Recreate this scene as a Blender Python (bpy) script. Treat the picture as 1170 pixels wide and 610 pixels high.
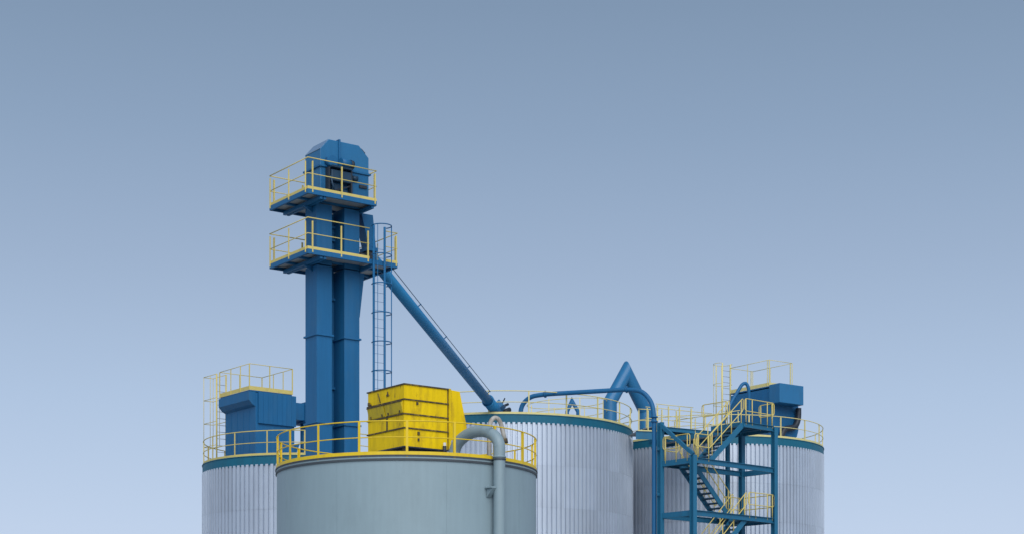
import bpy, bmesh, math, random
from mathutils import Vector, Matrix
random.seed(7)
for o in list(bpy.data.objects): bpy.data.objects.remove(o)
scene = bpy.context.scene
COL = scene.collection
R = math.radians

# ------------------------------------------------------------------ camera, sky, sun, exposure
CAMZ = 6.0
cd = bpy.data.cameras.new('camera'); cam = bpy.data.objects.new('camera', cd); COL.objects.link(cam)
cam.location = (0, 0, CAMZ); cam.rotation_euler = (R(90), 0, 0)
cd.sensor_width = 36; cd.lens = 36*2000/1170; cd.shift_y = 483/1170; cd.clip_end = 6000
scene.camera = cam
SUN_EL, SUN_AZ = R(40), R(170)           # azimuth clockwise from +Y: right of and behind the camera
EXPOSURE = 0.85
w = bpy.data.worlds.new('World'); scene.world = w; w.use_nodes = True
nt = w.node_tree; nt.nodes.clear()
def wn(t, **k):
    n = nt.nodes.new(t)
    for a, b in k.items(): setattr(n, a, b)
    return n
out = wn('ShaderNodeOutputWorld'); bg = wn('ShaderNodeBackground'); bg.inputs['Strength'].default_value = 0.1
sky = wn('ShaderNodeTexSky', sky_type='NISHITA', sun_disc=False, sun_elevation=SUN_EL, sun_rotation=SUN_AZ,
         air_density=1.0, dust_density=2.0, ozone_density=3.0)
# thin even overcast veil over the clear sky: paler towards the horizon, greyer blue upwards
tc = wn('ShaderNodeTexCoord'); sx = wn('ShaderNodeSeparateXYZ'); ramp = wn('ShaderNodeValToRGB')
nt.links.new(tc.outputs['Generated'], sx.inputs[0]); nt.links.new(sx.outputs['Z'], ramp.inputs[0])
SKYK = 10*0.5**EXPOSURE
def lin(c): return tuple((x/255/12.92 if x/255 <= 0.04045 else ((x/255+0.055)/1.055)**2.4) for x in c)
SKY_STOPS = [(0.0, (203, 217, 240)), (0.089, (191, 208, 233)), (0.163, (175, 195, 222)), (0.235, (157, 177, 204)), (0.303, (140, 162, 189)),
             (0.366, (127, 149, 175)), (0.55, (114, 138, 165)), (1.0, (108, 133, 161))]
e = ramp.color_ramp.elements
while len(e) < len(SKY_STOPS): e.new(0.5)
for el, (p, c) in zip(e, SKY_STOPS): el.position = p; el.color = (*lin(c), 1)
vk = wn('ShaderNodeVectorMath', operation='SCALE'); vk.inputs['Scale'].default_value = SKYK
nt.links.new(ramp.outputs[0], vk.inputs[0])
mx = wn('ShaderNodeMix', data_type='RGBA'); mx.inputs['Factor'].default_value = 0.96
nt.links.new(sky.outputs[0], mx.inputs['A']); nt.links.new(vk.outputs[0], mx.inputs['B'])
nt.links.new(mx.outputs['Result'], bg.inputs['Color']); nt.links.new(bg.outputs[0], out.inputs[0])
sd = bpy.data.lights.new('sun', 'SUN'); sun = bpy.data.objects.new('sun', sd); COL.objects.link(sun)
sd.energy = 1.5; sd.angle = R(60); sd.color = (1.0, 0.98, 0.95)
sdir = Vector((math.sin(SUN_AZ)*math.cos(SUN_EL), math.cos(SUN_AZ)*math.cos(SUN_EL), math.sin(SUN_EL)))
sun.rotation_euler = sdir.to_track_quat('Z', 'Y').to_euler(); sun.location = sdir*200
scene.render.engine = 'CYCLES'
scene.view_settings.view_transform = 'Standard'; scene.view_settings.look = 'None'
scene.view_settings.exposure = EXPOSURE; scene.view_settings.gamma = 1

# ------------------------------------------------------------------ materials
def rgb(*c): return (*lin(c), 1)
def paint(name, col, rough=0.45, vary=0.12, dirt=None, dirt_amt=0.25, dirt_scale=1.5, streak=0.15, metallic=0.0, objvar=0.0, spots=None, spec=0.5):
    m = bpy.data.materials.new(name); m.use_nodes = True; t = m.node_tree; b = t.nodes['Principled BSDF']
    L = t.links.new
    def N(ty, **k):
        n = t.nodes.new(ty)
        for a, v in k.items(): setattr(n, a, v)
        return n
    geo = N('ShaderNodeNewGeometry')
    n1 = N('ShaderNodeTexNoise'); n1.inputs['Scale'].default_value = 0.6; n1.inputs['Detail'].default_value = 6; n1.inputs['Roughness'].default_value = 0.65
    L(geo.outputs['Position'], n1.inputs['Vector'])
    mp = N('ShaderNodeMapping'); mp.inputs['Scale'].default_value = (5, 5, 0.35); L(geo.outputs['Position'], mp.inputs[0])
    n2 = N('ShaderNodeTexNoise'); n2.inputs['Scale'].default_value = 1.6; n2.inputs['Detail'].default_value = 5; L(mp.outputs[0], n2.inputs['Vector'])
    def math_(op, a, bb):
        q = N('ShaderNodeMath', operation=op)
        for i, x in enumerate((a, bb)):
            if isinstance(x, (int, float)): q.inputs[i].default_value = x
            else: L(x, q.inputs[i])
        return q.outputs[0]
    f = math_('MULTIPLY_ADD', n1.outputs['Fac'], vary*2); 
    f.node.inputs[2].default_value = 1-vary
    s = math_('MULTIPLY_ADD', n2.outputs['Fac'], streak*2); s.node.inputs[2].default_value = 1-streak
    f = math_('MULTIPLY', f, s)
    if objvar:
        oi = N('ShaderNodeObjectInfo'); q = math_('MULTIPLY_ADD', oi.outputs['Random'], objvar*2); q.node.inputs[2].default_value = 1-objvar
        f = math_('MULTIPLY', f, q)
    sc = N('ShaderNodeVectorMath', operation='SCALE'); sc.inputs[0].default_value = col[:3]; L(f, sc.inputs['Scale'])
    last = sc.outputs[0]
    def mixin(colr, fac):
        nonlocal last
        k = N('ShaderNodeMix', data_type='RGBA'); L(fac, k.inputs['Factor']); L(last, k.inputs['A']); k.inputs['B'].default_value = colr; last = k.outputs['Result']
    if dirt:
        n3 = N('ShaderNodeTexNoise'); n3.inputs['Scale'].default_value = dirt_scale; n3.inputs['Detail'].default_value = 8; n3.inputs['Roughness'].default_value = 0.7
        mp3 = N('ShaderNodeMapping'); mp3.inputs['Scale'].default_value = (1.6, 1.6, 0.6); mp3.inputs['Location'].default_value = (3.1, 7.7, 1.3)
        L(geo.outputs['Position'], mp3.inputs[0]); L(mp3.outputs[0], n3.inputs['Vector'])
        r3 = N('ShaderNodeMapRange'); r3.inputs['From Min'].default_value = 0.5; r3.inputs['From Max'].default_value = 0.78; r3.inputs['To Max'].default_value = dirt_amt
        L(n3.outputs['Fac'], r3.inputs['Value']); mixin(dirt, r3.outputs['Result'])
    if spots:
        n4 = N('ShaderNodeTexNoise'); n4.inputs['Scale'].default_value = spots[1]; n4.inputs['Detail'].default_value = 4
        mp4 = N('ShaderNodeMapping'); mp4.inputs['Scale'].default_value = (1.5, 1.5, 0.5); L(geo.outputs['Position'], mp4.inputs[0]); L(mp4.outputs[0], n4.inputs['Vector'])
        r4 = N('ShaderNodeMapRange'); r4.inputs['From Min'].default_value = spots[2]; r4.inputs['From Max'].default_value = spots[2]+0.05; r4.inputs['To Max'].default_value = 0.85
        L(n4.outputs['Fac'], r4.inputs['Value']); mixin(spots[0], r4.outputs['Result'])
    L(last, b.inputs['Base Color'])
    rr = N('ShaderNodeMapRange'); rr.inputs['To Min'].default_value = max(0.05, rough-0.08); rr.inputs['To Max'].default_value = min(1, rough+0.12)
    L(n1.outputs['Fac'], rr.inputs['Value']); L(rr.outputs['Result'], b.inputs['Roughness'])
    b.inputs['Metallic'].default_value = metallic
    b.inputs['Specular IOR Level'].default_value = spec
    bp = N('ShaderNodeBump'); bp.inputs['Strength'].default_value = 0.12; bp.inputs['Distance'].default_value = 0.02
    L(n1.outputs['Fac'], bp.inputs['Height']); L(bp.outputs[0], b.inputs['Normal'])
    return m
RUST = (0.10, 0.045, 0.02, 1); SOOT = (0.03, 0.03, 0.03, 1)
M = {
 'blue':   paint('blue_paint', (0.010, 0.120, 0.285), 0.5, 0.10, (0.035, 0.13, 0.25, 1), 0.6, 0.9, 0.16, spec=0.35),
 'ltblue': paint('light_blue_paint', (0.016, 0.145, 0.32), 0.36, 0.10, (0.03, 0.09, 0.17, 1), 0.3, 1.4, 0.08, spec=0.5),
 'pblue':  paint('pipe_blue_paint', (0.022, 0.20, 0.43), 0.45, 0.08, (0.03, 0.13, 0.27, 1), 0.3, 1.4, 0.08, spec=0.3),
 'teal':   paint('teal_paint', (0.008, 0.122, 0.20), 0.5, 0.10, (0.02, 0.07, 0.09, 1), 0.4, 1.6, 0.10, spec=0.3),
 'stair':  paint('stair_blue_paint', (0.018, 0.142, 0.262), 0.5, 0.12, (0.04, 0.06, 0.08, 1), 0.35, 1.8, 0.10, spec=0.3),
 'tread':  paint('tread_steel', (0.03, 0.10, 0.17), 0.55, 0.15, SOOT, 0.4, 2.5, 0.1),
 'yellow': paint('yellow_paint', (0.74, 0.52, 0.012), 0.5, 0.08, RUST, 0.3, 2.2, 0.08),
 'box':    paint('filter_yellow_paint', (0.80, 0.55, 0.002), 0.55, 0.12, (0.30, 0.18, 0.02, 1), 0.8, 1.7, 0.24, spec=0.2, spots=((0.05, 0.03, 0.015, 1), 3.3, 0.675)),
 'flap':   paint('flap_yellow_paint', (0.55, 0.41, 0.008), 0.55, 0.12, (0.10, 0.07, 0.03, 1), 0.6, 2.0, 0.2),
 'rail':   paint('rail_yellow_paint', (0.64, 0.525, 0.16), 0.55, 0.10, RUST, 0.25, 2.0, 0.08),  # muted yellow, less saturated than the tank railing
 'pale':   paint('pale_yellow_paint', (0.70, 0.61, 0.25), 0.55, 0.10, RUST, 0.2, 2.0, 0.08),  # palest, least saturated of the rail yellows
 'tank':   paint('grey_green_tank_paint', (0.245, 0.335, 0.38), 0.5, 0.06, (0.18, 0.245, 0.275, 1), 0.45, 0.6, 0.065),
 'pipe':   paint('grey_pipe_paint', (0.235, 0.32, 0.36), 0.5, 0.08, (0.14, 0.18, 0.2, 1), 0.4, 2.0, 0.08),
 'rimdk':  paint('rim_rubber', (0.05, 0.062, 0.075), 0.6, 0.2, None),
 'clad':   paint('aluminium_cladding', (0.49, 0.555, 0.65), 0.42, 0.06, (0.34, 0.39, 0.46, 1), 0.45, 0.6, 0.07, metallic=0.4, objvar=0.055),
 'skysheen':  paint('painted_sky_sheen', (0.30, 0.44, 0.62), 0.28, 0.06, None, 0, 1, 0.05, metallic=0.7),  # pale blue stands in for sky reflected on the elevator head's slope
 'galv':   paint('galvanised_grating', (0.33, 0.36, 0.38), 0.55, 0.12, SOOT, 0.3, 3, 0.1),
 'dkblue': paint('dark_blue_machinery', (0.008, 0.045, 0.095), 0.5, 0.2, SOOT, 0.5, 3, 0.1),
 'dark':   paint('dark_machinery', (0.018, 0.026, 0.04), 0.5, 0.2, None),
 'grime':  paint('grimy_joint', (0.06, 0.045, 0.025), 0.7, 0.3, (0.50, 0.34, 0.02, 1), 0.9, 4.5, 0.2),
 'vent':   paint('weathered_vent', (0.42, 0.41, 0.38), 0.6, 0.15, (0.16, 0.08, 0.04, 1), 0.9, 3.0, 0.2),
 'white':  paint('white_fitting', (0.6, 0.6, 0.58), 0.5, 0.1, None),
 'roof':   paint('roof_sheet', (0.34, 0.36, 0.38), 0.6, 0.1, SOOT, 0.3, 1, 0.1),
 'ground': paint('concrete_yard', (0.36, 0.355, 0.34), 0.9, 0.2, (0.22, 0.22, 0.21, 1), 0.6, 0.15, 0.05),
}

# ------------------------------------------------------------------ helpers
F, HZ = 2000.0, 788.0
def at(px, py, Y): return Vector(((px-585)/F*Y, Y, CAMZ+(HZ-py)/F*Y))
def link(name, me, parent=None, mat=None):
    o = bpy.data.objects.new(name, me); COL.objects.link(o)
    if parent: o.parent = parent
    if mat is not None and me is not None and not me.materials: me.materials.append(M[mat])
    return o
def tag(o, label, cat, group=None, kind=None):
    o['label'] = label; o['category'] = cat
    if group: o['group'] = group
    if kind: o['kind'] = kind
    return o
def empty(name, loc, rz=0):
    o = bpy.data.objects.new(name, None); COL.objects.link(o); o.location = loc; o.rotation_euler = (0, 0, rz); o.empty_display_size = 0.3
    return o
class MB:
    def __init__(s): s.v = []; s.f = []; s.sm = []
    def quadmesh(s, v, f, smooth=False):
        b = len(s.v); s.v += [tuple(x) for x in v]
        for q in f: s.f.append(tuple(i+b for i in q)); s.sm.append(smooth)
        return s
    def box(s, x0, x1, y0, y1, z0, z1):
        v = [(x0,y0,z0),(x1,y0,z0),(x1,y1,z0),(x0,y1,z0),(x0,y0,z1),(x1,y0,z1),(x1,y1,z1),(x0,y1,z1)]
        return s.quadmesh(v, [(0,3,2,1),(4,5,6,7),(0,1,5,4),(1,2,6,5),(2,3,7,6),(3,0,4,7)])
    def bar(s, a, b, wd, ht, up=(0,0,1)):
        a = Vector(a); b = Vector(b); d = (b-a).normalized(); up = Vector(up)
        if abs(d.dot(up)) > 0.99: up = Vector((1,0,0))
        r = d.cross(up).normalized()*wd/2; u = r.cross(d).normalized()*ht/2
        v = [a-r-u,a+r-u,a+r+u,a-r+u,b-r-u,b+r-u,b+r+u,b-r+u]
        return s.quadmesh(v, [(3,2,1,0),(4,5,6,7),(0,1,5,4),(1,2,6,5),(2,3,7,6),(3,0,4,7)])
    def channel(s, a, b, wd, ht, t=0.018, up=(0,0,1), flip=1):
        """C-channel: web plus two flanges"""
        a = Vector(a); b = Vector(b); d = (b-a).normalized(); upv = Vector(up); r = d.cross(upv).normalized()*flip; u = r.cross(d).normalized()*flip
        s.bar(a, b, t, ht, up)
        for k in (-1, 1):
            o = u*(ht/2-t/2)*k + r*(wd/2)
            s.bar(a+o, b+o, wd, t, up)
        return s
    def tube(s, pts, r, n=8, closed=False, caps=True):
        P = [Vector(p) for p in pts]; m = len(P)
        rr = r if isinstance(r, (list, tuple)) else [r]*m
        T = []
        for i in range(m):
            if closed: d = P[(i+1) % m]-P[i-1]
            else: d = P[min(i+1, m-1)]-P[max(i-1, 0)]
            T.append(d.normalized())
        a = Vector((0,0,1)) if abs(T[0].z) < 0.9 else Vector((1,0,0))
        nn = (a-T[0]*a.dot(T[0])).normalized(); V = []
        for i in range(m):
            nn = (nn-T[i]*nn.dot(T[i])).normalized(); bb = T[i].cross(nn)
            # widen at mitres so the tube keeps its thickness
            k = 1.0
            for j in range(n):
                q = 2*math.pi*j/n
                V.append(P[i]+(nn*math.cos(q)+bb*math.sin(q))*rr[i]*k)
        Fc = []
        for i in range(m if closed else m-1):
            i2 = (i+1) % m
            for j in range(n): Fc.append((i*n+j, i*n+(j+1) % n, i2*n+(j+1) % n, i2*n+j))
        s.quadmesh(V, Fc, n > 4)
        if caps and not closed:
            b = len(s.v)-m*n
            s.f.append(tuple(b+j for j in reversed(range(n)))); s.sm.append(False)
            s.f.append(tuple(b+(m-1)*n+j for j in range(n))); s.sm.append(False)
        return s
    def prism(s, prof, axis, a0, a1):
        """profile of (p,q) swept along axis 'x','y' or 'z'"""
        n = len(prof)
        def mk(p, q, a): return {'x': (a,p,q), 'y': (p,a,q), 'z': (p,q,a)}[axis]
        v = [mk(p,q,a0) for p,q in prof]+[mk(p,q,a1) for p,q in prof]
        f = [tuple(range(n)), tuple(reversed(range(n, 2*n)))]+[(i, i+n, (i+1) % n+n, (i+1) % n) for i in range(n)]
        return s.quadmesh(v, f)
    def ring(s, ro, ri, z0, z1, n=96, a0=0, a1=2*math.pi):
        full = abs(a1-a0-2*math.pi) < 1e-6; m = n if full else n+1; v = []
        for i in range(m):
            q = a0+(a1-a0)*i/n; c, sn = math.cos(q), math.sin(q)
            v += [(ro*c,ro*sn,z0),(ro*c,ro*sn,z1),(ri*c,ri*sn,z1),(ri*c,ri*sn,z0)]
        f = []
        for i in range(n):
            a = i*4; b = ((i+1) % m)*4
            f += [(a,b,b+1,a+1),(a+1,b+1,b+2,a+2),(a+2,b+2,b+3,a+3),(a+3,b+3,b,a)]
        return s.quadmesh(v, f)
    def disc(s, r, z, n=96, rise=0.0):
        v = [(r*math.cos(2*math.pi*i/n), r*math.sin(2*math.pi*i/n), z) for i in range(n)]+[(0,0,z+rise)]
        return s.quadmesh(v, [(i, (i+1) % n, n) for i in range(n)])
    def mesh(s, name, bevel=0):
        me = bpy.data.meshes.new(name); me.from_pydata(s.v, [], s.f); me.polygons.foreach_set('use_smooth', s.sm)
        bm = bmesh.new(); bm.from_mesh(me)
        bmesh.ops.recalc_face_normals(bm, faces=bm.faces[:])
        if bevel:
            ed = [x for x in bm.edges if len(x.link_faces) == 2 and x.calc_face_angle(0) > 0.5]
            bmesh.ops.bevel(bm, geom=ed, offset=bevel, segments=2, profile=0.6, affect='EDGES', clamp_overlap=True)
        bm.to_mesh(me); bm.free(); me.update()
        return me
    def build(s, name, mat, parent=None, bevel=0):
        return link(name, s.mesh(name, bevel), parent, mat)
def fillet(pts, r, n=5, closed=False):
    P = [Vector(p) for p in pts]; out = []; m = len(P)
    for i in range(m):
        if not closed and i in (0, m-1): out.append(P[i]); continue
        a, b, c = P[i-1], P[i], P[(i+1) % m]
        l = min(r, (a-b).length*0.48, (c-b).length*0.48)
        p, q = b+(a-b).normalized()*l, b+(c-b).normalized()*l
        for k in range(n+1):
            t = k/n; out.append(p*(1-t)**2+b*2*t*(1-t)+q*t*t)
    return out
CACHE = {}
def shared(key, fn):
    if key not in CACHE: CACHE[key] = fn()
    return CACHE[key]
def put(name, key, fn, mat, parent, loc=(0,0,0), rz=0):
    me = shared((key, mat), fn)
    o = link(name, me, parent, mat); o.location = loc; o.rotation_euler = (0, 0, rz)
    return o
def post_mesh(h, wdt, flat):
    m = MB()
    if flat: m.box(-wdt/2, wdt/2, -0.008, 0.008, 0, h).box(-wdt/2, -wdt/2+0.014, 0.008, wdt*0.8, 0, h)    # angle iron
    else: m.tube([(0,0,0),(0,0,h)], wdt/2, 8).box(-wdt, wdt, -wdt, wdt, 0, 0.015)
    return m.mesh('post')
def straight_rail(parent, pts, posts, h=1.05, r=0.022, mat='rail', mids=(0.52,), toe=0.095, closed=False, wdt=0.05, flat=True):
    """handrail along a deck edge: rails in one mesh, posts and toe board beside it under the same parent"""
    P = [Vector(p) for p in pts]; up = Vector((0,0,1)); m = MB()
    for hh in (h,)+tuple(mids): m.tube([p+up*hh for p in P], r if hh == h else r*0.85, 8, closed)
    m.build('handrail', mat, parent)
    for (p, ang) in posts: put('post', ('post', h, wdt, flat), lambda: post_mesh(h, wdt, flat), mat, parent, p, ang)
    if toe:
        t = MB(); Q = P+[P[0]] if closed else P
        for a, b in zip(Q, Q[1:]): t.bar(a+up*toe/2, b+up*toe/2, 0.012, toe)
        t.build('toe_board', mat, parent)
def ring_rail(parent, r, z, n, h, mat, wdt, rad, toe=0.10, phase=0.0, skip=(), offs=0.0):
    m = MB(); N = 120
    for hh, q in ((h, rad), (h*0.52, rad*0.85)):
        m.tube([(r*math.cos(2*math.pi*i/N), r*math.sin(2*math.pi*i/N), z+hh) for i in range(N)], q, 8, True)
    rl = m.build('railing', mat, parent)
    for i in range(n):
        if i in skip: continue
        q = phase+2*math.pi*i/n
        put('post', ('post', h, wdt, True), lambda: post_mesh(h+0.06, wdt, True), mat, rl, ((r+offs)*math.cos(q), (r+offs)*math.sin(q), z-0.06), q+math.pi/2)
    MB().ring(r+0.02, r+0.008, z+0.004, z+toe, 120).build('toe_board', mat, rl)
    return rl

# ------------------------------------------------------------------ ground
g = MB(); NG = 48
gv = [(-3000+6000*i/NG, -3000+6000*j/NG, 0) for j in range(NG+1) for i in range(NG+1)]
g.quadmesh(gv, [(j*(NG+1)+i, j*(NG+1)+i+1, (j+1)*(NG+1)+i+1, (j+1)*(NG+1)+i) for j in range(NG) for i in range(NG)])
go = g.build('ground', 'ground'); go['kind'] = 'structure'; go['label'] = 'grey concrete yard ground under the silos'; go['category'] = 'ground'

# ------------------------------------------------------------------ corrugated silos
def silo(px, Y, r, ztop, label, nposts, mat_rail, phase):
    s = empty('silo', ((px-585)/F*Y, Y, 0)); tag(s, label, 'silo', 'corrugated silos')
    ncol = round(2*math.pi*r/0.92); ribs = 4; dep = 0.042; da = 2*math.pi/ncol
    band = 0.36; zb = ztop-band; H = 1.9
    def panel(z0, z1, crest):
        m = MB(); v = []; prof = []
        for k in range(ribs):
            for t, hi in ((0.0, 0), (0.32, 0), (0.40, 1), (0.92, 1)): prof.append(((k+t)/ribs, hi))
        prof.append((1.0, 0))
        for t, hi in prof:
            a = (t-0.5)*da; rr = r+(dep if hi else -dep)
            v += [(rr*math.cos(a), rr*math.sin(a), z0), (rr*math.cos(a), rr*math.sin(a), z1+(crest if hi else 0))]
        n = len(prof)
        m.quadmesh(v, [(2*i, 2*i+2, 2*i+3, 2*i+1) for i in range(n-1)])
        return m.mesh('cladding_panel')
    z = zb; row = 0
    while row < 3:
        me = panel(z-H+0.006, z, 0.02 if row == 0 else -0.0)
        for c in range(ncol):
            o = link('cladding_panel', me, s, 'clad')
            o.rotation_euler = (0, 0, (c+0.5*(row % 2)*0)*da)
        z -= H; row += 1
    low = MB()
    for c in range(ncol*2):   # lower courses, below the pieces one can tell apart
        a0 = c*da/2; a1 = a0+da/2
        q = [(a0, -dep), (a0+da*0.17, -dep), (a0+da*0.22, dep), (a0+da*0.45, dep), (a1, -dep)]
        v = []
        for a, d in q: v += [((r+d)*math.cos(a), (r+d)*math.sin(a), 0), ((r+d)*math.cos(a), (r+d)*math.sin(a), z)]
        low.quadmesh(v, [(2*i, 2*i+2, 2*i+3, 2*i+1) for i in range(len(q)-1)])
    low.build('lower_shell', 'clad', s)
    sm = MB()
    for k in range(3): sm.ring(r+dep+0.004, r-dep, zb-H*(k+1)-0.008, zb-H*(k+1)+0.008, 144)
    b = MB().ring(r+0.02, r-0.1, zb-0.02, ztop, 144); b.build('fascia_band', 'teal', s)
    MB().ring(r+0.045, r-0.1, ztop+0.002, ztop+0.03, 144).build('rim_angle', 'teal', s)
    MB().disc(r, ztop+0.034, 96, 0.25).build('roof', 'roof', s)
    ring_rail(s, r-0.02, ztop+0.03, nposts, 1.05, mat_rail, 0.055, 0.021, phase=phase)
    return s
MID = silo(578, 85.15, 6.13, CAMZ+12.44, 'widest corrugated silo, in the centre, blue chute running down onto its roof', 21, 'pale', 0.1)
LEFT = silo(345.5, 78.4, 4.39, CAMZ+9.92, 'small corrugated silo at far left under a blue filter housing, behind grey tank', 17, 'rail', 0.05)
RIGHT = silo(815, 91.7, 5.68, CAMZ+12.47, 'corrugated silo at far right, behind the zigzag stair tower', 20, 'pale', 0.2)

# ------------------------------------------------------------------ front tank
TX, TY, TR, TZ = (465-585)/F*54, 54.0, 3.985, CAMZ+6.73
tank = empty('storage_tank', (TX, TY, 0)); tag(tank, 'smooth grey-green cylindrical tank in front with a yellow railing', 'tank')
n = 160; sh = MB(); v = []; zs = [0, 3, 6, 9, 12, TZ-0.12]
for z in zs: v += [(TR*math.cos(2*math.pi*i/n), TR*math.sin(2*math.pi*i/n), z) for i in range(n)]
sh.quadmesh(v, [(k*n+i, k*n+(i+1) % n, (k+1)*n+(i+1) % n, (k+1)*n+i) for k in range(len(zs)-1) for i in range(n)], True)
sh.build('shell', 'tank', tank)
MB().ring(TR+0.035, TR-0.1, TZ-0.16, TZ-0.10, 160).build('drip_edge', 'rimdk', tank)
MB().ring(TR+0.02, TR-0.1, TZ-0.097, TZ-0.045, 160).build('roof_edge', 'tank', tank)
MB().ring(TR+0.045, TR-0.1, TZ-0.042, TZ-0.004, 160).build('roof_gasket', 'rimdk', tank)
MB().disc(TR+0.04, TZ, 96, 0.1).build('roof', 'roof', tank)
for q in (-70, -117, -150, -30):
    a = R(q); MB().bar((TR*math.cos(a), TR*math.sin(a), 0), (TR*math.cos(a), TR*math.sin(a), TZ-0.16), 0.012, 0.012, (math.cos(a), math.sin(a), 0)).build('weld_seam', 'tank', tank)
ring_rail(tank, TR-0.0, TZ, 18, 0.97, 'yellow', 0.07, 0.019, toe=0.10, phase=R(-86.55), offs=0.012)

# yellow filter on the tank roof ------------------------------------------------
yf = empty('dust_filter', ((462-585)/F*52, 52.0, TZ), R(37)); tag(yf, 'rust-streaked yellow boxy dust filter standing on the grey tank', 'filter')
ZT = [7.24-6.73, 7.80-6.73, 8.22-6.73, 8.65-6.73, 9.10-6.73]
UW, VW = 1.56, 2.02
for k in range(4):
    z0, z1 = ZT[k]+0.012, ZT[k+1]-0.012
    sec = MB().box(0, UW, 0, VW, z0, z1).build('casing_section', 'box', yf, 0.012)
    for f in range(1, 4):   # folded corner lips and bolts
        pass
for k, z in enumerate(ZT):
    MB().box(-0.03, UW+0.03, -0.03, VW+0.03, z-0.019, z+0.019).build('flange_joint', 'grime' if 0 < k else 'dark', yf)
for k in (1, 2):          # door gap on the long side
    MB().box(-0.012, -0.002, 0.90, 0.97, ZT[k]+0.03, ZT[k+1]-0.03).build('door_gap', 'grime', yf)
for v0 in (0.06, 1.02):   # top-hung flaps standing ajar
    zt, zb = ZT[3]-0.03, ZT[2]+0.02
    f = MB().prism([(-0.005, zt), (-0.085, zt-0.03), (-0.095, zt-0.05), (-0.02, zb+0.02), (-0.005, zb+0.02)], 'y', v0, v0+0.90)
    fo = f.build('flap', 'flap', yf)
    MB().box(-0.11, -0.06, v0-0.01, v0+0.92, zt-0.045, zt-0.018).build('flap_edge', 'grime', fo)
    for vv in (0.12, 0.74): MB().box(-0.05, -0.012, v0+vv, v0+vv+0.05, zb+0.03, zb+0.10).build('latch', 'grime', fo)
for (u, v_, z, w_, h_) in ((0.42, -0.02, ZT[2]+0.30, 0.06, 0.08), (0.46, -0.02, ZT[1]-0.18, 0.07, 0.10), (0.47, -0.02, ZT[1]-0.36, 0.05, 0.08)):
    MB().box(u, u+w_, v_-0.02, v_+0.015, z, z+h_).build('bracket', 'grime', yf)
MB().prism([(0.80, ZT[3]+0.20), (0.96, ZT[3]+0.20), (0.90, ZT[3]+0.27), (0.88, ZT[3]+0.34), (0.86, ZT[3]+0.27)], 'x', -0.035, -0.003).build('lifting_lug', 'grime', yf)
MB().box(-0.05, -0.003, 1.88, 1.96, ZT[3]+0.03, ZT[3]+0.13).box(-0.04, -0.003, 1.80, 1.87, ZT[3]+0.02, ZT[3]+0.07).build('hinge', 'grime', yf)
MB().tube([(-0.05, 1.25, ZT[3]+0.05), (-0.06, 1.30, ZT[3]+0.22), (-0.05, 1.38, ZT[3]+0.34)], 0.016, 6).build('hose', 'grime', yf)
# side duct hood beyond a dark flange
MB().box(UW+0.032, UW+0.06, 0.05, VW-0.1, ZT[0]+0.03, ZT[4]+0.02).build('side_flange', 'grime', yf)
MB().box(UW+0.062, UW+0.14, 0.0, VW-0.05, ZT[0]+0.05, ZT[4]+0.03).build('hood_frame', 'box', yf, 0.01)
MB().prism([(UW+0.142, ZT[4]), (UW+0.48, ZT[4]-0.02), (UW+0.74, ZT[1]+0.24), (UW+0.74, ZT[1]+0.12), (UW+0.142, ZT[0]+0.30)], 'y', 0.03, VW-0.1).build('side_hood', 'box', yf, 0.012)
for (u, v_) in ((0.1, 0.1), (UW-0.1, 0.1), (0.1, VW-0.1), (UW-0.1, VW-0.1)):
    MB().box(u-0.06, u+0.06, v_-0.06, v_+0.06, 0.0, ZT[0]-0.012).build('leg', 'grime', yf)
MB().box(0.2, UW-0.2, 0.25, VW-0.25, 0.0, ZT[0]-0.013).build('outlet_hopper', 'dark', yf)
MB().tube([(-0.18, 1.35, 0.0), (-0.18, 1.35, 0.34)], 0.05, 10).build('vent_stub', 'white', yf)
sm = MB().tube([(1.36, -0.14, 0.45), (1.36, -0.14, 0.72)], 0.045, 10).build('sampling_pot', 'white', yf)
MB().tube([(1.36, -0.14, 0.34), (1.36, -0.14, 0.62)], 0.06, 10).build('sampling_base', 'dark', sm)

# grey gooseneck pipe down the front of the tank ------------------------------------------------
gp = empty('gooseneck_pipe', (TX, TY, 0)); tag(gp, 'thick grey pipe arching over the tank rim and down its side', 'pipe')
th = R(-90+42.9); d = Vector((math.cos(th), math.sin(th), 0)); rp = 0.172
p_out = d*(TR+rp+0.06); zc = TZ+0.34
p_in = at(519, 516, 52.5)-Vector((TX, TY, 0)); p_in.z = 0
mid = (p_in+p_out)/2; half = (p_out-p_in)/2; arc = []
for k in range(21):
    a = math.pi*k/20
    arc.append(mid-half*math.cos(a)+Vector((0,0,zc+0.57*math.sin(a))))
pts = [p_in+Vector((0,0,TZ+0.002))]+arc+[p_out+Vector((0,0,z)) for z in (zc-0.15, TZ-0.5, TZ-2, TZ-6, 0.1)]
MB().tube(pts, rp, 24).build('pipe', 'pipe', gp)
for z in (TZ+0.05, TZ-0.02):
    c = MB(); c.tube([p_out+Vector((0,0,z-0.022)), p_out+Vector((0,0,z+0.022))], rp+0.025, 24); c.build('collar', 'pipe' if z > TZ else 'rimdk', gp)
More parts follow.
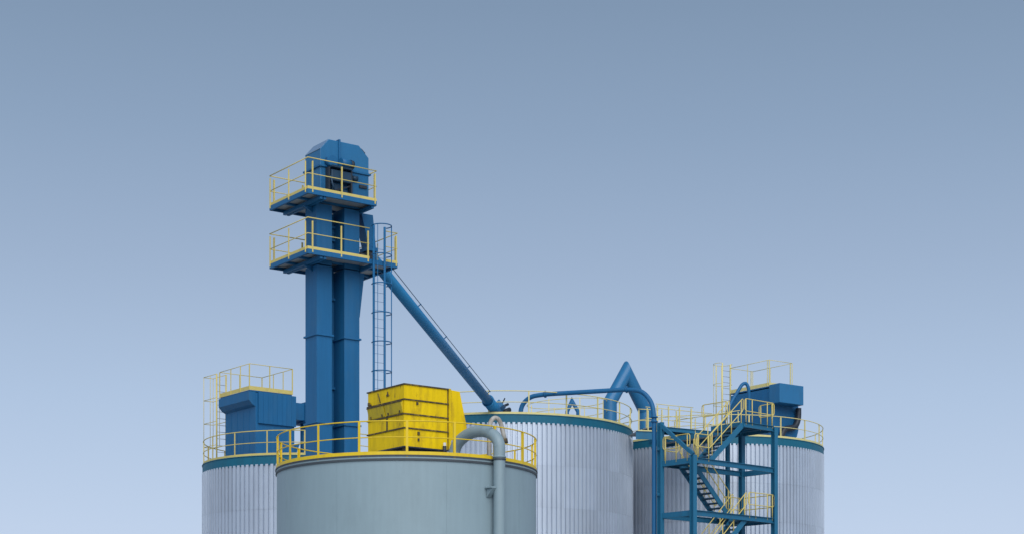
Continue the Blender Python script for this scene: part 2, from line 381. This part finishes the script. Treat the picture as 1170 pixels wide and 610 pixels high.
for z in (TZ-0.85, TZ-3.6, TZ-6.5):
    tn = Vector((-d.y, d.x, 0)); b = MB(); q = p_out-tn*(rp*0.6)
    b.bar(d*(TR+0.012)+Vector((0,0,z))-tn*0.20, p_out+Vector((0,0,z))-tn*0.20+d*0.05, 0.34, 0.035)
    a0 = d*(TR+0.014)-tn*0.30
    b.quadmesh([a0+Vector((0,0,z-0.02)), a0+Vector((0,0,z-0.28)), a0+d*0.26+Vector((0,0,z-0.02)), a0+tn*0.16+Vector((0,0,z-0.02)), a0+tn*0.16+Vector((0,0,z-0.28)), a0+tn*0.16+d*0.26+Vector((0,0,z-0.02))],
               [(0,1,2),(5,4,3),(0,3,4,1),(1,4,5,2),(2,5,3,0)])
    b.bar(p_out-tn*0.25+Vector((0,0,z+0.02)), p_out+tn*0.24+Vector((0,0,z+0.02)), 0.05, 0.03)
    b.build('wall_bracket', 'pipe', gp)
# smaller weathered vent behind it
vp = empty('vent_pipe', (TX, TY, TZ)); tag(vp, 'thin weathered vent pipe with a hooped top behind the grey gooseneck', 'pipe')
hp = [at(px, py, Y)-Vector((TX, TY, TZ)) for px, py, Y in ((559, 522, 53.4), (559, 494, 53.4), (559.6, 484, 53.4), (562, 478.5, 53.45), (566, 476.3, 53.5), (570, 478.5, 53.55), (572.5, 484, 53.6), (574.5, 492, 53.6), (577, 503, 53.6))]
hp[0].z = 0.0
MB().tube(fillet(hp, 0.08, 4), 0.068, 14).build('pipe', 'vent', vp)
MB().tube([hp[-1]+Vector((-0.01,0,0.06)), hp[-1]+Vector((0.01,0,-0.08))], 0.088, 12).build('cowl', 'grime', vp)
MB().tube([hp[0], hp[0]+Vector((0,0,0.1))], 0.14, 12).build('base_flange', 'grime', vp)

# ------------------------------------------------------------------ bucket elevator tower
T = empty('bucket_elevator', (-6.69, 60.0, 0), R(36)); tag(T, 'tall blue twin-leg bucket elevator tower with two railed platforms', 'elevator tower')
LW, LD, PITCH = 0.60, 0.80, 1.10
ZF = 18.21
for k in range(2):
    u = k*PITCH
    seg = [0.25, 3.2, 6.2, 9.2, 12.2, 15.2, ZF, 20.6, 22.7]
    for z0, z1 in zip(seg, seg[1:]):
        lg = MB().box(u, u+LW, 0, LD, z0+0.02, z1-0.02).build('leg_casing', 'blue', T, 0.01)
        if z1 <= ZF+0.01: MB().box(u-0.05, u+LW+0.05, -0.05, LD+0.05, z1-0.03, z1+0.03).build('flange', 'blue', lg)
    MB().box(u-0.012, u-0.002, 0.0, 0.03, 0.3, 22.6).build('corner_strip', 'blue', T)
MB().box(-0.3, 2.0, -0.3, LD+0.3, 0, 0.25).build('boot', 'blue', T)
for z in (4.5, 7.5, 10.5, 13.5, 16.5, 19.6, 21.2, 21.65, 22.1):
    MB().box(LW+0.002, PITCH-0.002, LD-0.16, LD-0.08, z, z+0.08).build('tie_plate', 'blue', T)
MB().prism([(1.70, 20.55), (1.93, 20.55), (1.74, 19.0), (1.70, 19.0)], 'y', 0.05, 0.75).build('gusset', 'blue', T)
MB().box(LW+0.002, PITCH-0.002, LD-0.06, LD-0.02, 0.3, 22.6).build('back_plate', 'blue', T)
# head
hz0 = 22.87
prof = [(-0.06, hz0), (1.86, hz0), (1.86, 24.45), (1.46, 24.82), (0.27, 24.82), (-0.06, 24.45)]
head = MB().prism(prof, 'y', -0.35, 0.70).build('head_housing', 'ltblue', T, 0.015)
MB().box(-0.12, 1.92, -0.41, 0.76, 23.84, 23.90).build('flange', 'blue', head)
MB().bar((0.67, -0.38, 24.1), (0.67, -0.38, 24.85), 0.07, 0.05, (0,1,0)).bar((0.67, -0.40, 24.85), (0.67, 0.72, 24.85), 0.07, 0.05).build('rib', 'blue', head)
MB().box(0.0, 1.8, -0.37, -0.352, 23.0, 23.8).build('inspection_cover', 'blue', head, 0.005)
MB().bar((-0.075, 0.175, 24.445), (0.262, 0.175, 24.823), 1.02, 0.012, (0,0,1)).build('sky_sheen_plate', 'skysheen', head)  # added plate, its pale colour imitates the sky's reflection on the left chamfer
MB().bar((1.60, 0.0, 24.73), (1.76, 0.0, 24.60), 0.5, 0.10).build('vent_hatch', 'dark', head)
dr = MB().box(0.22, 1.02, -0.62, -0.375, 23.36, 23.74).build('drive_gearbox', 'dkblue', T, 0.04)
MB().tube([(0.28, -0.62, 24.02), (0.28, -0.38, 24.02)], 0.19, 16).build('belt_cover', 'blue', dr)
MB().tube([(0.55, -0.66, 24.0), (0.95, -0.60, 24.0)], 0.15, 16).build('motor', 'blue', dr)
MB().tube([(0.95, -0.60, 24.0), (1.05, -0.585, 24.0)], 0.165, 16).build('fan_cowl', 'dark', dr)
MB().box(0.2, 1.0, -0.70, -0.40, 23.80, 23.86).build('motor_base', 'dkblue', dr)
MB().box(0.12, 0.18, -0.60, -0.38, 22.9, 23.80).box(1.0, 1.06, -0.60, -0.38, 22.9, 23.80).bar((0.15, -0.5, 22.95), (1.03, -0.5, 23.3), 0.05, 0.05).build('drive_support', 'dark', dr)
MB().box(0.32, 0.62, -0.47, -0.375, 22.9, 23.30).box(0.66, 0.9, -0.52, -0.375, 22.9, 23.12).tube([(0.2, -0.6, 23.5), (0.24, -0.66, 23.2), (0.36, -0.6, 22.95)], 0.035, 8).build('drive_guard', 'dkblue', dr)
MB().tube([(1.15, -0.42, 23.62), (1.35, -0.45, 23.62)], 0.09, 12).build('speed_sensor', 'dkblue', dr)
MB().box(1.45, 1.75, -0.42, -0.38, 23.35, 23.45).build('name_plate', 'dark', head)
def platform(parent, rect, z, post_u, post_v, sides, gate=None):
    u0, u1, v0, v1 = rect; dz = 0.16
    deck = MB().box(u0+0.03, u1-0.03, v0+0.03, v1-0.03, z-0.05, z-0.012).build('platform_deck', 'galv', parent)
    e = MB()
    e.channel((u0, v0, z-dz/2), (u1, v0, z-dz/2), 0.06, dz, flip=-1).channel((u1, v0, z-dz/2), (u1, v1, z-dz/2), 0.06, dz, flip=-1)
    e.channel((u1, v1, z-dz/2), (u0, v1, z-dz/2), 0.06, dz, flip=-1).channel((u0, v1, z-dz/2), (u0, v0, z-dz/2), 0.06, dz, flip=-1)
    e.build('edge_channel', 'blue', deck)
    nj = 3
    for k in range(1, nj):
        v = v0+(v1-v0)*k/nj
        MB().box(u0+0.04, u1-0.04, v-0.035, v+0.035, z-0.13, z-0.052).build('joist', 'blue', deck)
    for u in (u0+0.55, -0.06-0.05, 1.78):
        if u0 < u < u1-0.05: MB().box(u-0.05, u+0.05, v0+0.05, v1-0.05, z-0.25, z-0.132).build('bearer', 'blue', deck)
    MB().prism([(u0+0.45, z-0.255), (-0.003, z-0.255), (-0.003, z-0.45)], 'y', 0.3, 0.36).build('knee_bracket', 'blue', deck)
    for s in sides:
        if s == 'front': straight_rail(deck, [(u0, v0, z), (gate or u1, v0, z)], [((u, v0-0.01, z-0.1), 0) for u in post_u], wdt=0.044, r=0.018, mat='rail')
        if s == 'left': straight_rail(deck, [(u0, v0, z), (u0, v1, z)], [((u0-0.01, v, z-0.1), R(90)) for v in post_v], wdt=0.044, r=0.018, mat='rail')
        if s == 'back': straight_rail(deck, [(u0, v1, z), (u1, v1, z)], [((u, v1, z-0.1), 0) for u in post_u], wdt=0.05, r=0.018, mat='rail')
        if s == 'right': straight_rail(deck, [(u1, v0, z), (u1, v1, z)], [((u1, v, z-0.1), R(90)) for v in post_v], wdt=0.05, r=0.018, mat='rail')
    return deck
Z1, Z2 = 22.86, 20.84
platform(T, (-0.80, 1.90, -0.80, 1.90), Z1, (-0.62, 0.52, 1.84), (-0.66, 0.5, 1.84), ('front', 'left', 'back', 'right'))
lowdeck = platform(T, (-0.80, 2.75, -0.80, 1.90), Z2, (-0.62, 0.50, 1.56), (-0.66, 0.5, 1.84), ('front', 'left', 'back', 'right'), gate=1.62)
straight_rail(lowdeck, [(2.2, -0.80, Z2), (2.75, -0.80, Z2)], [((2.25, -0.81, Z2-0.1), 0), ((2.70, -0.81, Z2-0.1), 0)], wdt=0.044, r=0.018)
# caged ladder
lad = MB()
for u in (1.73, 2.17): lad.tube([(u, -0.90, 0.1), (u, -0.90, Z2+1.15)], 0.04, 10)
lo = lad.build('ladder', 'blue', T)
for k in range(70):
    z = 0.5+k*0.3
    if z < Z2+1.0: put('rung', 'rungT', lambda: MB().tube([(-0.21, 0, 0), (0.21, 0, 0)], 0.006, 6).mesh('rung'), 'blue', lo, (1.95, -0.90, z))
def hoop(cx, cy, r, a0, a1, z, tr):
    return [(cx+r*math.cos(a0+(a1-a0)*k/18), cy+r*math.sin(a0+(a1-a0)*k/18), z) for k in range(19)]
zz = Z2+1.12
while zz > 4:
    MB().tube(hoop(1.95, -1.06, 0.34, R(150), R(390), zz, 0), 0.02, 6).build('cage_hoop', 'blue', lo); zz -= 1.0
for q in (215, 335):
    MB().tube([(1.95+0.34*math.cos(R(q)), -1.06+0.34*math.sin(R(q)), 4), (1.95+0.34*math.cos(R(q)), -1.06+0.34*math.sin(R(q)), Z2+1.12)], 0.012 if q < 300 else 0.02, 6).build('cage_bar', 'blue', lo)
# discharge chute and diverter valve between the platforms
ch = MB(); 
ch.quadmesh([(1.88,0.15,22.66),(2.34,0.15,22.66),(2.34,0.65,22.66),(1.88,0.65,22.66),(2.16,0.15,21.55),(2.46,0.15,21.55),(2.46,0.6,21.55),(2.16,0.6,21.55)],
            [(0,1,2,3),(7,6,5,4),(0,4,5,1),(1,5,6,2),(2,6,7,3),(3,7,4,0)])
ch.build('discharge_chute', 'blue', T)
vv = MB().box(2.10, 2.52, 0.10, 0.65, 21.40, 21.53).build('valve_flange', 'blue', T)
MB().box(2.16, 2.46, 0.16, 0.6, 21.08, 21.40).build('valve_body', 'dark', T, 0.02)
MB().tube([(1.85, 0.3, 21.2), (2.15, 0.3, 21.2)], 0.12, 12).build('valve_actuator', 'dark', T)
MB().box(1.80, 2.12, 0.1, 0.5, 20.86, 21.06).build('valve_base', 'dark', T)

# inclined chute pipe from the tower to the middle silo ------------------------------------------------
S = Vector((2.32, 0.42, 0)); S.rotate(Matrix.Rotation(R(36), 3, 'Z')); S += Vector((-6.69, 60.0, 21.38))
E = at(571, 474, 80.6); dirv = (E-S).normalized(); L_ = (E-S).length
cp = empty('chute_pipe', (E.x, E.y, E.z)); tag(cp, 'long blue chute pipe sloping from the elevator tower down to central silo', 'pipe')
Sl = S-E
def along(t): return Sl*(1-t)
k0 = along(0.90)
MB().tube([along(0.0), along(0.90)], 0.21, 24).build('pipe', 'pblue', cp)
MB().tube([along(0.885), along(1.0)], [0.26, 0.27], 24).build('lower_sleeve', 'pblue', cp)
for t in (0.885,): MB().tube([along(t), along(t+0.004)], 0.285 if t > 0.8 else 0.235, 24).build('flange', 'pblue', cp)
upn = Vector((0,0,1)); upn = Vector((0.72, -0.25, 0.65)); upn = (upn-dirv*upn.dot(dirv)).normalized(); off = upn*0.33
MB().tube([along(0.07)+off, along(0.855)+off], 0.014, 8).build('conduit', 'dkblue', cp)
for t in (0.1, 0.29, 0.48, 0.67, 0.85): MB().bar(along(t)+upn*0.15, along(t)+off*1.08, 0.05, 0.04, (1,0,0)).build('conduit_clip', 'ltblue', cp)
sd_ = dirv.cross(upn).normalized()
vb = MB().bar(along(0.955)+upn*0.2, along(0.955)+upn*0.44, 0.34, 0.5, dirv).build('slide_gate', 'ltblue', cp, 0.015)
MB().tube([along(0.968)+upn*0.30, along(0.968)+upn*0.62+dirv*0.25], 0.06, 10).build('gate_motor', 'dark', cp)
MB().tube([along(0.985)+upn*0.2+sd_*0.1, along(0.985)+upn*0.52+sd_*0.1+dirv*0.3], 0.11, 12).build('actuator', 'dark', cp)
MB().tube([along(0.955)+upn*0.42, along(0.94)+upn*0.66], 0.03, 8).build('gate_lever', 'dark', cp)
MB().tube(fillet([along(0.99)+upn*0.4+dirv*0.3, along(0.99)+upn*0.35+dirv*0.62, Vector((0.55,0.1,-0.1)), Vector((0.6,0.1,-0.34))], 0.2), 0.02, 6).build('cable', 'vent', cp)
MB().box(-0.40, 0.40, -0.4, 0.4, -0.42, 0.02).build('inlet_box', 'ltblue', cp, 0.02)

# ------------------------------------------------------------------ roof filter housings
def caged_ladder(parent, u0, u1, v, z0, z1, mat, bulge, square=False):
    m = MB()
    for u in (u0, u1): m.tube([(u, v, z0), (u, v, z1)], 0.035, 8)
    lo = m.build('ladder', mat, parent); um = (u0+u1)/2; z = z0+0.3
    while z < z1-0.3:
        MB().tube([(u0, v, z), (u1, v, z)], 0.012, 6).build('rung', 'galv', lo); z += 0.3
    z = z1
    while z > z0+0.9:
        hp_ = [(u1, v, z), (u1, v+bulge, z), (u0, v+bulge, z), (u0, v, z)] if square else hoop(um, v+bulge*0.35, bulge*0.62, R(-40), R(220), z, 0)
        MB().tube(hp_, 0.014, 6).build('cage_hoop', mat, lo); z -= 1.05
    zb = z+1.05
    for c in ([(u1, v+bulge*0.5), (u1, v+bulge), (u0, v+bulge), (u0, v+bulge*0.5)] if square else []):
        MB().tube([(*c, zb), (*c, z1)], 0.014, 6).build('cage_bar', mat, lo)
    for q in (() if square else (0, 55, 90, 125, 180)):
        c = (um+bulge*0.62*math.cos(R(q)), v+bulge*0.35+bulge*0.62*math.sin(R(q)))
        MB().tube([(*c, zb), (*c, z1)], 0.014, 6).build('cage_bar', mat, lo)
def roof_guard(parent, u0, u1, v0, v1, z, pu, pv, mat, hh=1.12):
    rf = MB().box(u0+0.02, u1-0.02, v0+0.02, v1-0.02, z-0.06, z-0.003).build('roof_deck', 'blue', parent)
    for (a, b, ps, an) in (((u0, v0), (u1, v0), [(u0+(u1-u0)*t, v0) for t in pu], 0), ((u0, v0), (u0, v1), [(u0, v0+(v1-v0)*t) for t in pv], 90),
                           ((u1, v0), (u1, v1), [(u1, v0+(v1-v0)*t) for t in pv], 90), ((u0, v1), (u1, v1), [(u0+(u1-u0)*t, v1) for t in pu], 0)):
        straight_rail(rf, [(*a, z), (*b, z)], [((*p, z), R(an)) for p in ps], h=hh, r=0.015, wdt=0.038, mat=mat, mids=(), toe=0.17)
lf = empty('filter_housing', (-11.13, 76.0, CAMZ+9.92), R(38)); tag(lf, 'square blue filter housing on the far left silo, ladder cage beside it', 'filter')
h = 3.10
MB().box(0, 1.95, 0, 2.70, 0.02, h-0.09).build('body', 'blue', lf, 0.015)
MB().prism([(-0.33, h-0.07), (-0.003, h-0.07), (-0.003, h-0.70), (-0.16, h-0.62), (-0.33, h-0.44)], 'y', 0.0, 2.72).build('visor', 'blue', lf, 0.01)
pn = MB().box(0.10, 1.98, -0.10, -0.003, h-1.42, h-0.08).build('side_panel', 'blue', lf, 0.01)
for k in range(1, 8): MB().box(0.10+k*0.235-0.008, 0.10+k*0.235+0.008, -0.112, -0.1005, h-1.40, h-0.10).build('panel_rib', 'blue', pn)
for k in range(1, 5): MB().box(-0.008, -0.001, k*0.54-0.01, k*0.54+0.01, 0.05, h-0.75).build('wall_seam', 'blue', lf)
roof_guard(lf, -0.30, 1.85, 0.0, 2.66, h, (0.0, 0.47, 1.0), (0.30, 0.62, 1.0), 'rail')
caged_ladder(lf, -0.35, 0.12, 2.86, 0.1, h+1.08, 'rail', 1.2, True)
MB().box(1.95+0.002, 3.3, 0.9, 1.6, h-0.92, h-0.16).build('outlet_duct', 'blue', lf, 0.01)
MB().box(3.0, 3.6, 0.8, 2.0, h-1.0, h-0.1).build('fan_casing', 'blue', lf, 0.02)
MB().tube([(3.3, 1.4, h-1.002), (3.3, 1.4, 0.02)], 0.18, 14).build('down_duct', 'blue', lf)
MB().prism([(1.96, 0.9), (2.35, 1.0), (2.1, 0.4), (1.96, 0.35)], 'y', 0.2, 0.6).build('outlet_spout', 'blue', lf)

rf = empty('filter_housing', (12.94, 88.0, CAMZ+12.47), R(36)); tag(rf, 'blue filter housing with jutting hood on the far right silo, behind the stairs', 'filter')
h = 2.83
MB().prism([(0.02, 0.03), (1.35, 0.03), (1.62, 0.12), (1.95, 0.45), (2.05, 0.75), (2.05, h-0.12), (0.02, h-0.12)], 'y', 0.0, 2.86).build('body', 'blue', rf, 0.015)
MB().box(-0.02, 1.65, -0.75, -0.003, h-0.92, h+0.04).build('hood', 'ltblue', rf, 0.02)
MB().box(-0.015, 0.015, 0.02, 0.06, 0.3, h-0.13).build('corner_strip', 'blue', rf)
MB().tube(fillet([(1.85, -0.20, h-0.98), (1.85, -0.20, 1.30), (1.62, -0.20, 0.86), (0.85, -0.20, 0.72), (0.62, -0.20, 0.30), (0.62, -0.2, 0.02)], 0.3), 0.15, 12).build('exhaust_hose', 'dark', rf)
MB().prism([(-0.9, 0.0), (-0.02, 0.0), (-0.02, 0.55), (-0.5, 0.5)], 'y', 1.6, 2.4).build('side_hopper', 'dark', rf)
roof_guard(rf, 0.0, 1.60, 0.0, 2.86, h, (0.0, 0.93), (0.0, 0.05, 0.55, 1.0), 'pale', 1.30)
caged_ladder(rf, -0.42, 0.15, 3.0, 0.1, h+1.55, 'pale', 0.78)

# ------------------------------------------------------------------ roof pipes
def bent(name, label, pts, r, mat, seg=24, fr=0.0, flanges=(), frad=None, cat='pipe', n=6):
    P = [Vector(p) for p in pts]; o = P[0].copy(); t = empty(name, o); tag(t, label, cat)
    Q = [p-o for p in P]
    if fr: Q = fillet(Q, fr, n)
    MB().tube(Q, r, seg).build('pipe', mat, t)
    for (p, d) in flanges:
        p = Vector(p)-o; d = Vector(d).normalized(); MB().tube([p-d*0.03, p+d*0.03], frad or r*1.3, seg).build('flange', mat, t)
    return t
ZR = CAMZ+12.47
# inverted V transfer pipe
a0 = at(697, 470, 88.0); a0.z = ZR-0.1; a1 = at(697, 459, 88.0); ap = at(715.3, 425.5, 88.8); b1 = at(737.5, 470, 89.6); b0 = at(738.0, 470, 89.6); b0.z = ZR+0.05
vt = empty('transfer_pipe', a0); tag(vt, 'large blue inverted-V pipe linking the two rear silo roofs', 'pipe')
def mitred(pts, r, n=24):
    """pipe with true mitre joints"""
    P = [Vector(p) for p in pts]; m = MB(); rings = []
    for i in range(len(P)):
        if i == 0: d1 = d2 = (P[1]-P[0]).normalized()
        elif i == len(P)-1: d1 = d2 = (P[-1]-P[-2]).normalized()
        else: d1 = (P[i]-P[i-1]).normalized(); d2 = (P[i+1]-P[i]).normalized()
        rings.append((d1, (d1+d2).normalized()))
    d0 = rings[0][0]; a = Vector((1,0,0)); nn = (a-d0*a.dot(d0)).normalized(); V = []
    for i, (d1, pl) in enumerate(rings):
        if i == 0:
            bb = d1.cross(nn); cur = [P[0]+(nn*math.cos(2*math.pi*j/n)+bb*math.sin(2*math.pi*j/n))*r for j in range(n)]
        else:
            cur = [c+d1*((P[i]-c).dot(pl)/d1.dot(pl)) for c in cur]
        V += cur
    for i in range(len(P)-1): m.quadmesh(V[i*n:(i+2)*n], [(j, (j+1) % n, n+(j+1) % n, n+j) for j in range(n)], True)
    return m
mp = mitred([a0-a0, a1-a0, ap-a0, b1-a0, b0-a0], 0.345); me = mp.build('pipe', 'ltblue', vt)
for e_ in me.data.edges: pass
for p, r_ in ((a0, 0.40), (b0, 0.40)):
    MB().tube([p-a0, p-a0+Vector((0,0,0.06))], r_, 24).build('flange', 'blue', vt)
# small inverted V vent at the back of the middle roof
s0 = at(648, 474, 88.0); s0.z = CAMZ+12.45; s1 = at(648, 470, 88); s2 = at(653.5, 457.5, 88); s3 = at(660.5, 470, 88.0); s4 = s3.copy(); s4.z = CAMZ+12.45
o = empty('vent_pipe', s0); tag(o, 'small blue inverted-V vent pipe on the central silo roof', 'pipe')
mitred([p-s0 for p in (s0, s1, s2, s3, s4)], 0.095, 14).build('pipe', 'blue', o)
# guard ring round the roof manway
gr = empty('manway_guard', (2.75, 87.6, CAMZ+12.5)); tag(gr, 'pale yellow round guard rail on the central silo roof around the small vent', 'railing')
m = MB()
for z in (1.85, 1.35): m.tube([(2.0*math.cos(2*math.pi*k/40), 1.5*math.sin(2*math.pi*k/40), z+0.12*math.cos(2*math.pi*k/40)) for k in range(40)], 0.017, 6, True)
m.build('handrail', 'pale', gr)
for k in range(8): put('post', 'grpost', lambda: MB().box(-0.02, 0.02, -0.02, 0.02, 0, 1.85).mesh('post'), 'pale', gr, (2.0*math.cos(math.pi*k/4+0.3), 1.5*math.sin(math.pi*k/4+0.3), 0.02))
# long thin pipe over the roof and down beside the stairs
q = [at(594, 474, 80.2), at(596, 462, 80.2), at(606, 452.5, 80.0), at(623, 450, 79.8), at(716, 444.5, 78.4), at(734, 446, 78.0), at(745, 459, 77.8), at(747.5, 476, 77.7)]
q[0].z = CAMZ+12.46; q.append(Vector((q[-1].x, q[-1].y, 12.0))); q.append(Vector((q[-1].x, q[-1].y, 0.1)))
bent('transfer_pipe', 'thin blue pipe arching over central silo roof and down beside stairs', q, 0.105, 'blue', 14, 0.9,
     flanges=((q[3], (q[4]-q[3])), (q[4], (q[4]-q[3])), (q[7], (0,0,1)), (q[7]-Vector((0,0,0.2)), (0,0,1))), frad=0.16, n=8)
# bent pipe in front of right housing
q = [at(821, 492, 86.9), at(835, 460, 87.1), at(848, 438.5, 87.3), at(852.5, 437, 87.4), at(855.5, 443, 87.4), at(855.8, 458, 87.5), at(855.8, 490, 87.5)]
q[0].z = ZR+0.05; q[-1].z = ZR+0.05
bt = bent('bent_pipe', 'dark blue bent pipe leaning up in front of the right filter housing', q, 0.085, 'blue', 14, 0.3)

# ------------------------------------------------------------------ stair tower
ST = empty('stair_tower', (7.87, 76.0, 0), R(42)); tag(ST, 'blue steel zigzag stair tower with yellow handrails before right silo', 'stair tower')
SL, SW = 5.48, 1.94
lev = [18.0, 16.12]; 
while lev[-1] > 1.5: lev.append(lev[-1]-2.29)
cw = 0.23
def column(u, v, z1, w_=cw):
    m = MB(); t = 0.02
    m.box(u-w_/2, u+w_/2, v-w_/2, v-w_/2+t, 0, z1).box(u-w_/2, u+w_/2, v+w_/2-t, v+w_/2, 0, z1).box(u-t/2, u+t/2, v-w_/2+t, v+w_/2-t, 0, z1)
    return m.build('column', 'stair', ST)
ca = column(0, SW, 17.85); column(0, 0, 16.22); column(SL, 0, 17.95); column(SL, SW, 17.95); column(SL-0.35, SW+0.55, 17.95, 0.16)
for k in range(9): MB().box(-cw/2-0.06, -cw/2-0.001, SW-0.05, SW+0.05, 16.6-k*2.0, 16.72-k*2.0).build('bracket', 'stair', ca)
MB().bar((0, SW, 17.75), (0, 0, 16.25), 0.12, 0.16).build('brace', 'stair', ST)
def landing(u0, u1, v0, v1, z):
    d = MB().box(u0, u1, v0, v1, z-0.05, z-0.01).build('landing_deck', 'tread', ST)
    for k in range(1, 4):
        u = u0+(u1-u0)*k/4; MB().box(u-0.03, u+0.03, v0+0.02, v1-0.02, z-0.17, z-0.052).build('joist', 'stair', d)
    return d
HC = cw/2+0.002
for i, z in enumerate(lev):
    if i > 0:
        for (p, q_) in (((HC,0),(SL-HC,0)), ((HC,SW),(SL-HC,SW)), ((0,HC),(0,SW-HC)), ((SL,HC),(SL,SW-HC))):
            MB().channel((*p, z-0.12), (*q_, z-0.12), 0.08, 0.24, 0.02).build('beam', 'stair', ST)
    else:
        for (p, q_) in (((3.35,0),(SL-HC,0)), ((SL,HC),(SL,SW-HC)), ((3.35,SW),(SL-HC,SW)), ((3.35, 0.02), (3.35, SW-0.02))):
            MB().channel((*p, z-0.12), (*q_, z-0.12), 0.08, 0.24, 0.02).build('beam', 'stair', ST)
def loop_rail(parent, path, h=1.05, mid=0.5, r=0.021, rad=0.14, mat='yellow_r'):
    """tubular handrail whose top and knee rails join in rounded ends"""
    P = [Vector(p) for p in path]; up = Vector((0,0,1))
    pts = [p+up*h for p in P]+[p+up*mid for p in reversed(P)]
    return MB().tube(fillet(pts, rad, 5, True), r, 8, True).build('handrail', 'rail', parent)
def posts(parent, locs, hh=1.03):
    for p in locs: put('post', ('sp', hh), lambda: MB().tube([(0,0,-0.12), (0,0,hh)], 0.022, 8).mesh('post'), 'rail', parent, p)
def flight(za, zb, ua, ub, v0, v1):
    n = round(abs(za-zb)/0.2); m = MB()
    for v in (v0, v1): m.bar((ua, v, za-0.10), (ub, v, zb-0.06), 0.05, 0.24, (0, 0, 1))
    s = m.build('stringer', 'stair', ST)
    for k in range(1, n):
        t = k/n; u = ua+(ub-ua)*t; z = za+(zb-za)*t
        put('tread', ('tread', round(v1-v0, 2)), lambda: MB().box(-0.13, 0.13, 0.03, v1-v0-0.03, -0.035, 0.0).box(-0.13, -0.118, 0.03, v1-v0-0.03, -0.06, -0.035).box(0.118, 0.13, 0.03, v1-v0-0.03, -0.06, -0.035).mesh('tread'), 'tread', s, (u, v0, z))
    for v in (v0, v1):
        hr = loop_rail(s, [(ua, v, za+0.02), (ub, v, zb+0.02)])
        posts(s, [(ua+(ub-ua)*t, v, za+(zb-za)*t+0.02) for t in (0.06, 0.36, 0.66, 0.94)])
for i, z in enumerate(lev):
    if i % 2 == 0:
        u0 = 3.38 if i == 0 else 3.62
        d = landing(u0, SL-0.03, 0.03, SW-0.03, z)
        loop_rail(d, [(u0+0.05, 0, z), (SL-0.02, 0, z)]); posts(d, [(u0+0.12, 0, z), (u0+0.55, 0, z), (SL-0.5, 0, z), (SL-0.15, 0, z)])
        if i > 0:
            loop_rail(d, [(SL, 0.1, z), (SL, SW-0.1, z)]); posts(d, [(SL, 0.2, z), (SL, SW-0.2, z)])
            loop_rail(d, [(SL, SW, z), (4.2, SW, z)]); posts(d, [(SL-0.2, SW, z), (4.4, SW, z)])
        else:
            loop_rail(d, [(SL, 0.05, z), (SL, 0.9, z)]); posts(d, [(SL, 0.15, z), (SL, 0.8, z)])
            loop_rail(d, [(3.4, 1.0, z), (3.4, SW+0.6, z)]); posts(d, [(3.4, 1.1, z), (3.4, SW+0.5, z)])
    else:
        d = landing(0.03, 1.16, 0.03, SW-0.03, z)
        loop_rail(d, [(0, 0.2, z), (0, SW-0.15, z)]); posts(d, [(0, 0.35, z), (0, 1.0, z), (0, SW-0.3, z)])
        loop_rail(d, [(0.1, 0, z), (1.15, 0, z)]); posts(d, [(0.25, 0, z), (1.0, 0, z)])
        loop_rail(d, [(0.1, SW, z), (1.15, SW, z)]); posts(d, [(0.25, SW, z), (1.0, SW, z)])
    if i+1 < len(lev):
        za, zb = z, lev[i+1]
        if i % 2 == 0: flight(za, zb, 3.38 if i == 0 else 3.62, 1.16, 0.06, 0.86)
        else: flight(za, zb, 1.16, 3.62, 1.02, 1.86)
# bridge from the top landing back to the silo roofs
wk = empty('walkway', (6.75, 83.1, CAMZ+12.55), R(31)); tag(wk, 'blue walkway bridge with pale yellow rails between central silo and stair top', 'walkway')
WL = 4.2
dk = MB().box(0, WL, 0.03, 0.95, -0.05, -0.01).build('deck', 'galv', wk)
for v, fl in ((0.0, 1), (0.98, 1)): MB().channel((0, v, -0.10), (WL, v, -0.10), 0.06, 0.20, 0.018, flip=fl).build('side_channel', 'stair', wk)
for k in range(6): MB().box(0.1+k*0.72, 0.18+k*0.72, 0.035, 0.945, -0.18, -0.052).build('joist', 'stair', wk)
straight_rail(wk, [(0.1, 0.0, 0), (2.3, 0.0, 0)], [((u, 0, -0.05), 0) for u in (0.2, 0.85, 1.5, 2.2)], r=0.018, mat='pale', toe=0.0)
straight_rail(wk, [(0.2, 0.98, 0), (WL, 0.98, 0)], [((0.3+u*0.87, 0.98, -0.05), 0) for u in range(5)], r=0.018, mat='pale', toe=0.0)
sp = empty('step_plate', (5.80, 82.0, CAMZ+12.12), R(12)); tag(sp, 'narrow blue step plate tucked between central silo rim and the stair column', 'walkway')
MB().box(0, 1.15, 0.0, 1.3, -0.05, -0.01).build('deck', 'galv', sp)
MB().channel((0, -0.01, -0.17), (1.15, -0.01, -0.17), 0.05, 0.38, 0.016).build('side_channel', 'stair', sp)
straight_rail(sp, [(0.1, 0.0, 0), (1.1, 0.0, 0)], [((u, 0, -0.05), 0) for u in (0.15, 0.6, 1.05)], r=0.018, mat='pale', toe=0.08)
lk = empty('walkway', (10.0, 81.25, 18.05), R(42)); tag(lk, 'short blue link deck from the stair top to the right silo roof', 'walkway')
MB().box(0, 1.2, 0, 5.0, 0.0, 0.05).build('deck', 'galv', lk)
MB().box(-0.03, -0.002, 0, 5.0, -0.14, 0.07).build('side_channel', 'stair', lk); MB().box(1.202, 1.23, 0, 5.0, -0.14, 0.07).build('side_channel', 'stair', lk)
straight_rail(lk, [(1.22, 0.3, 0.05), (1.22, 4.6, 0.05)], [((1.22, 0.4+k*1.35, 0.0), R(90)) for k in range(4)], r=0.018, mat='pale', toe=0)
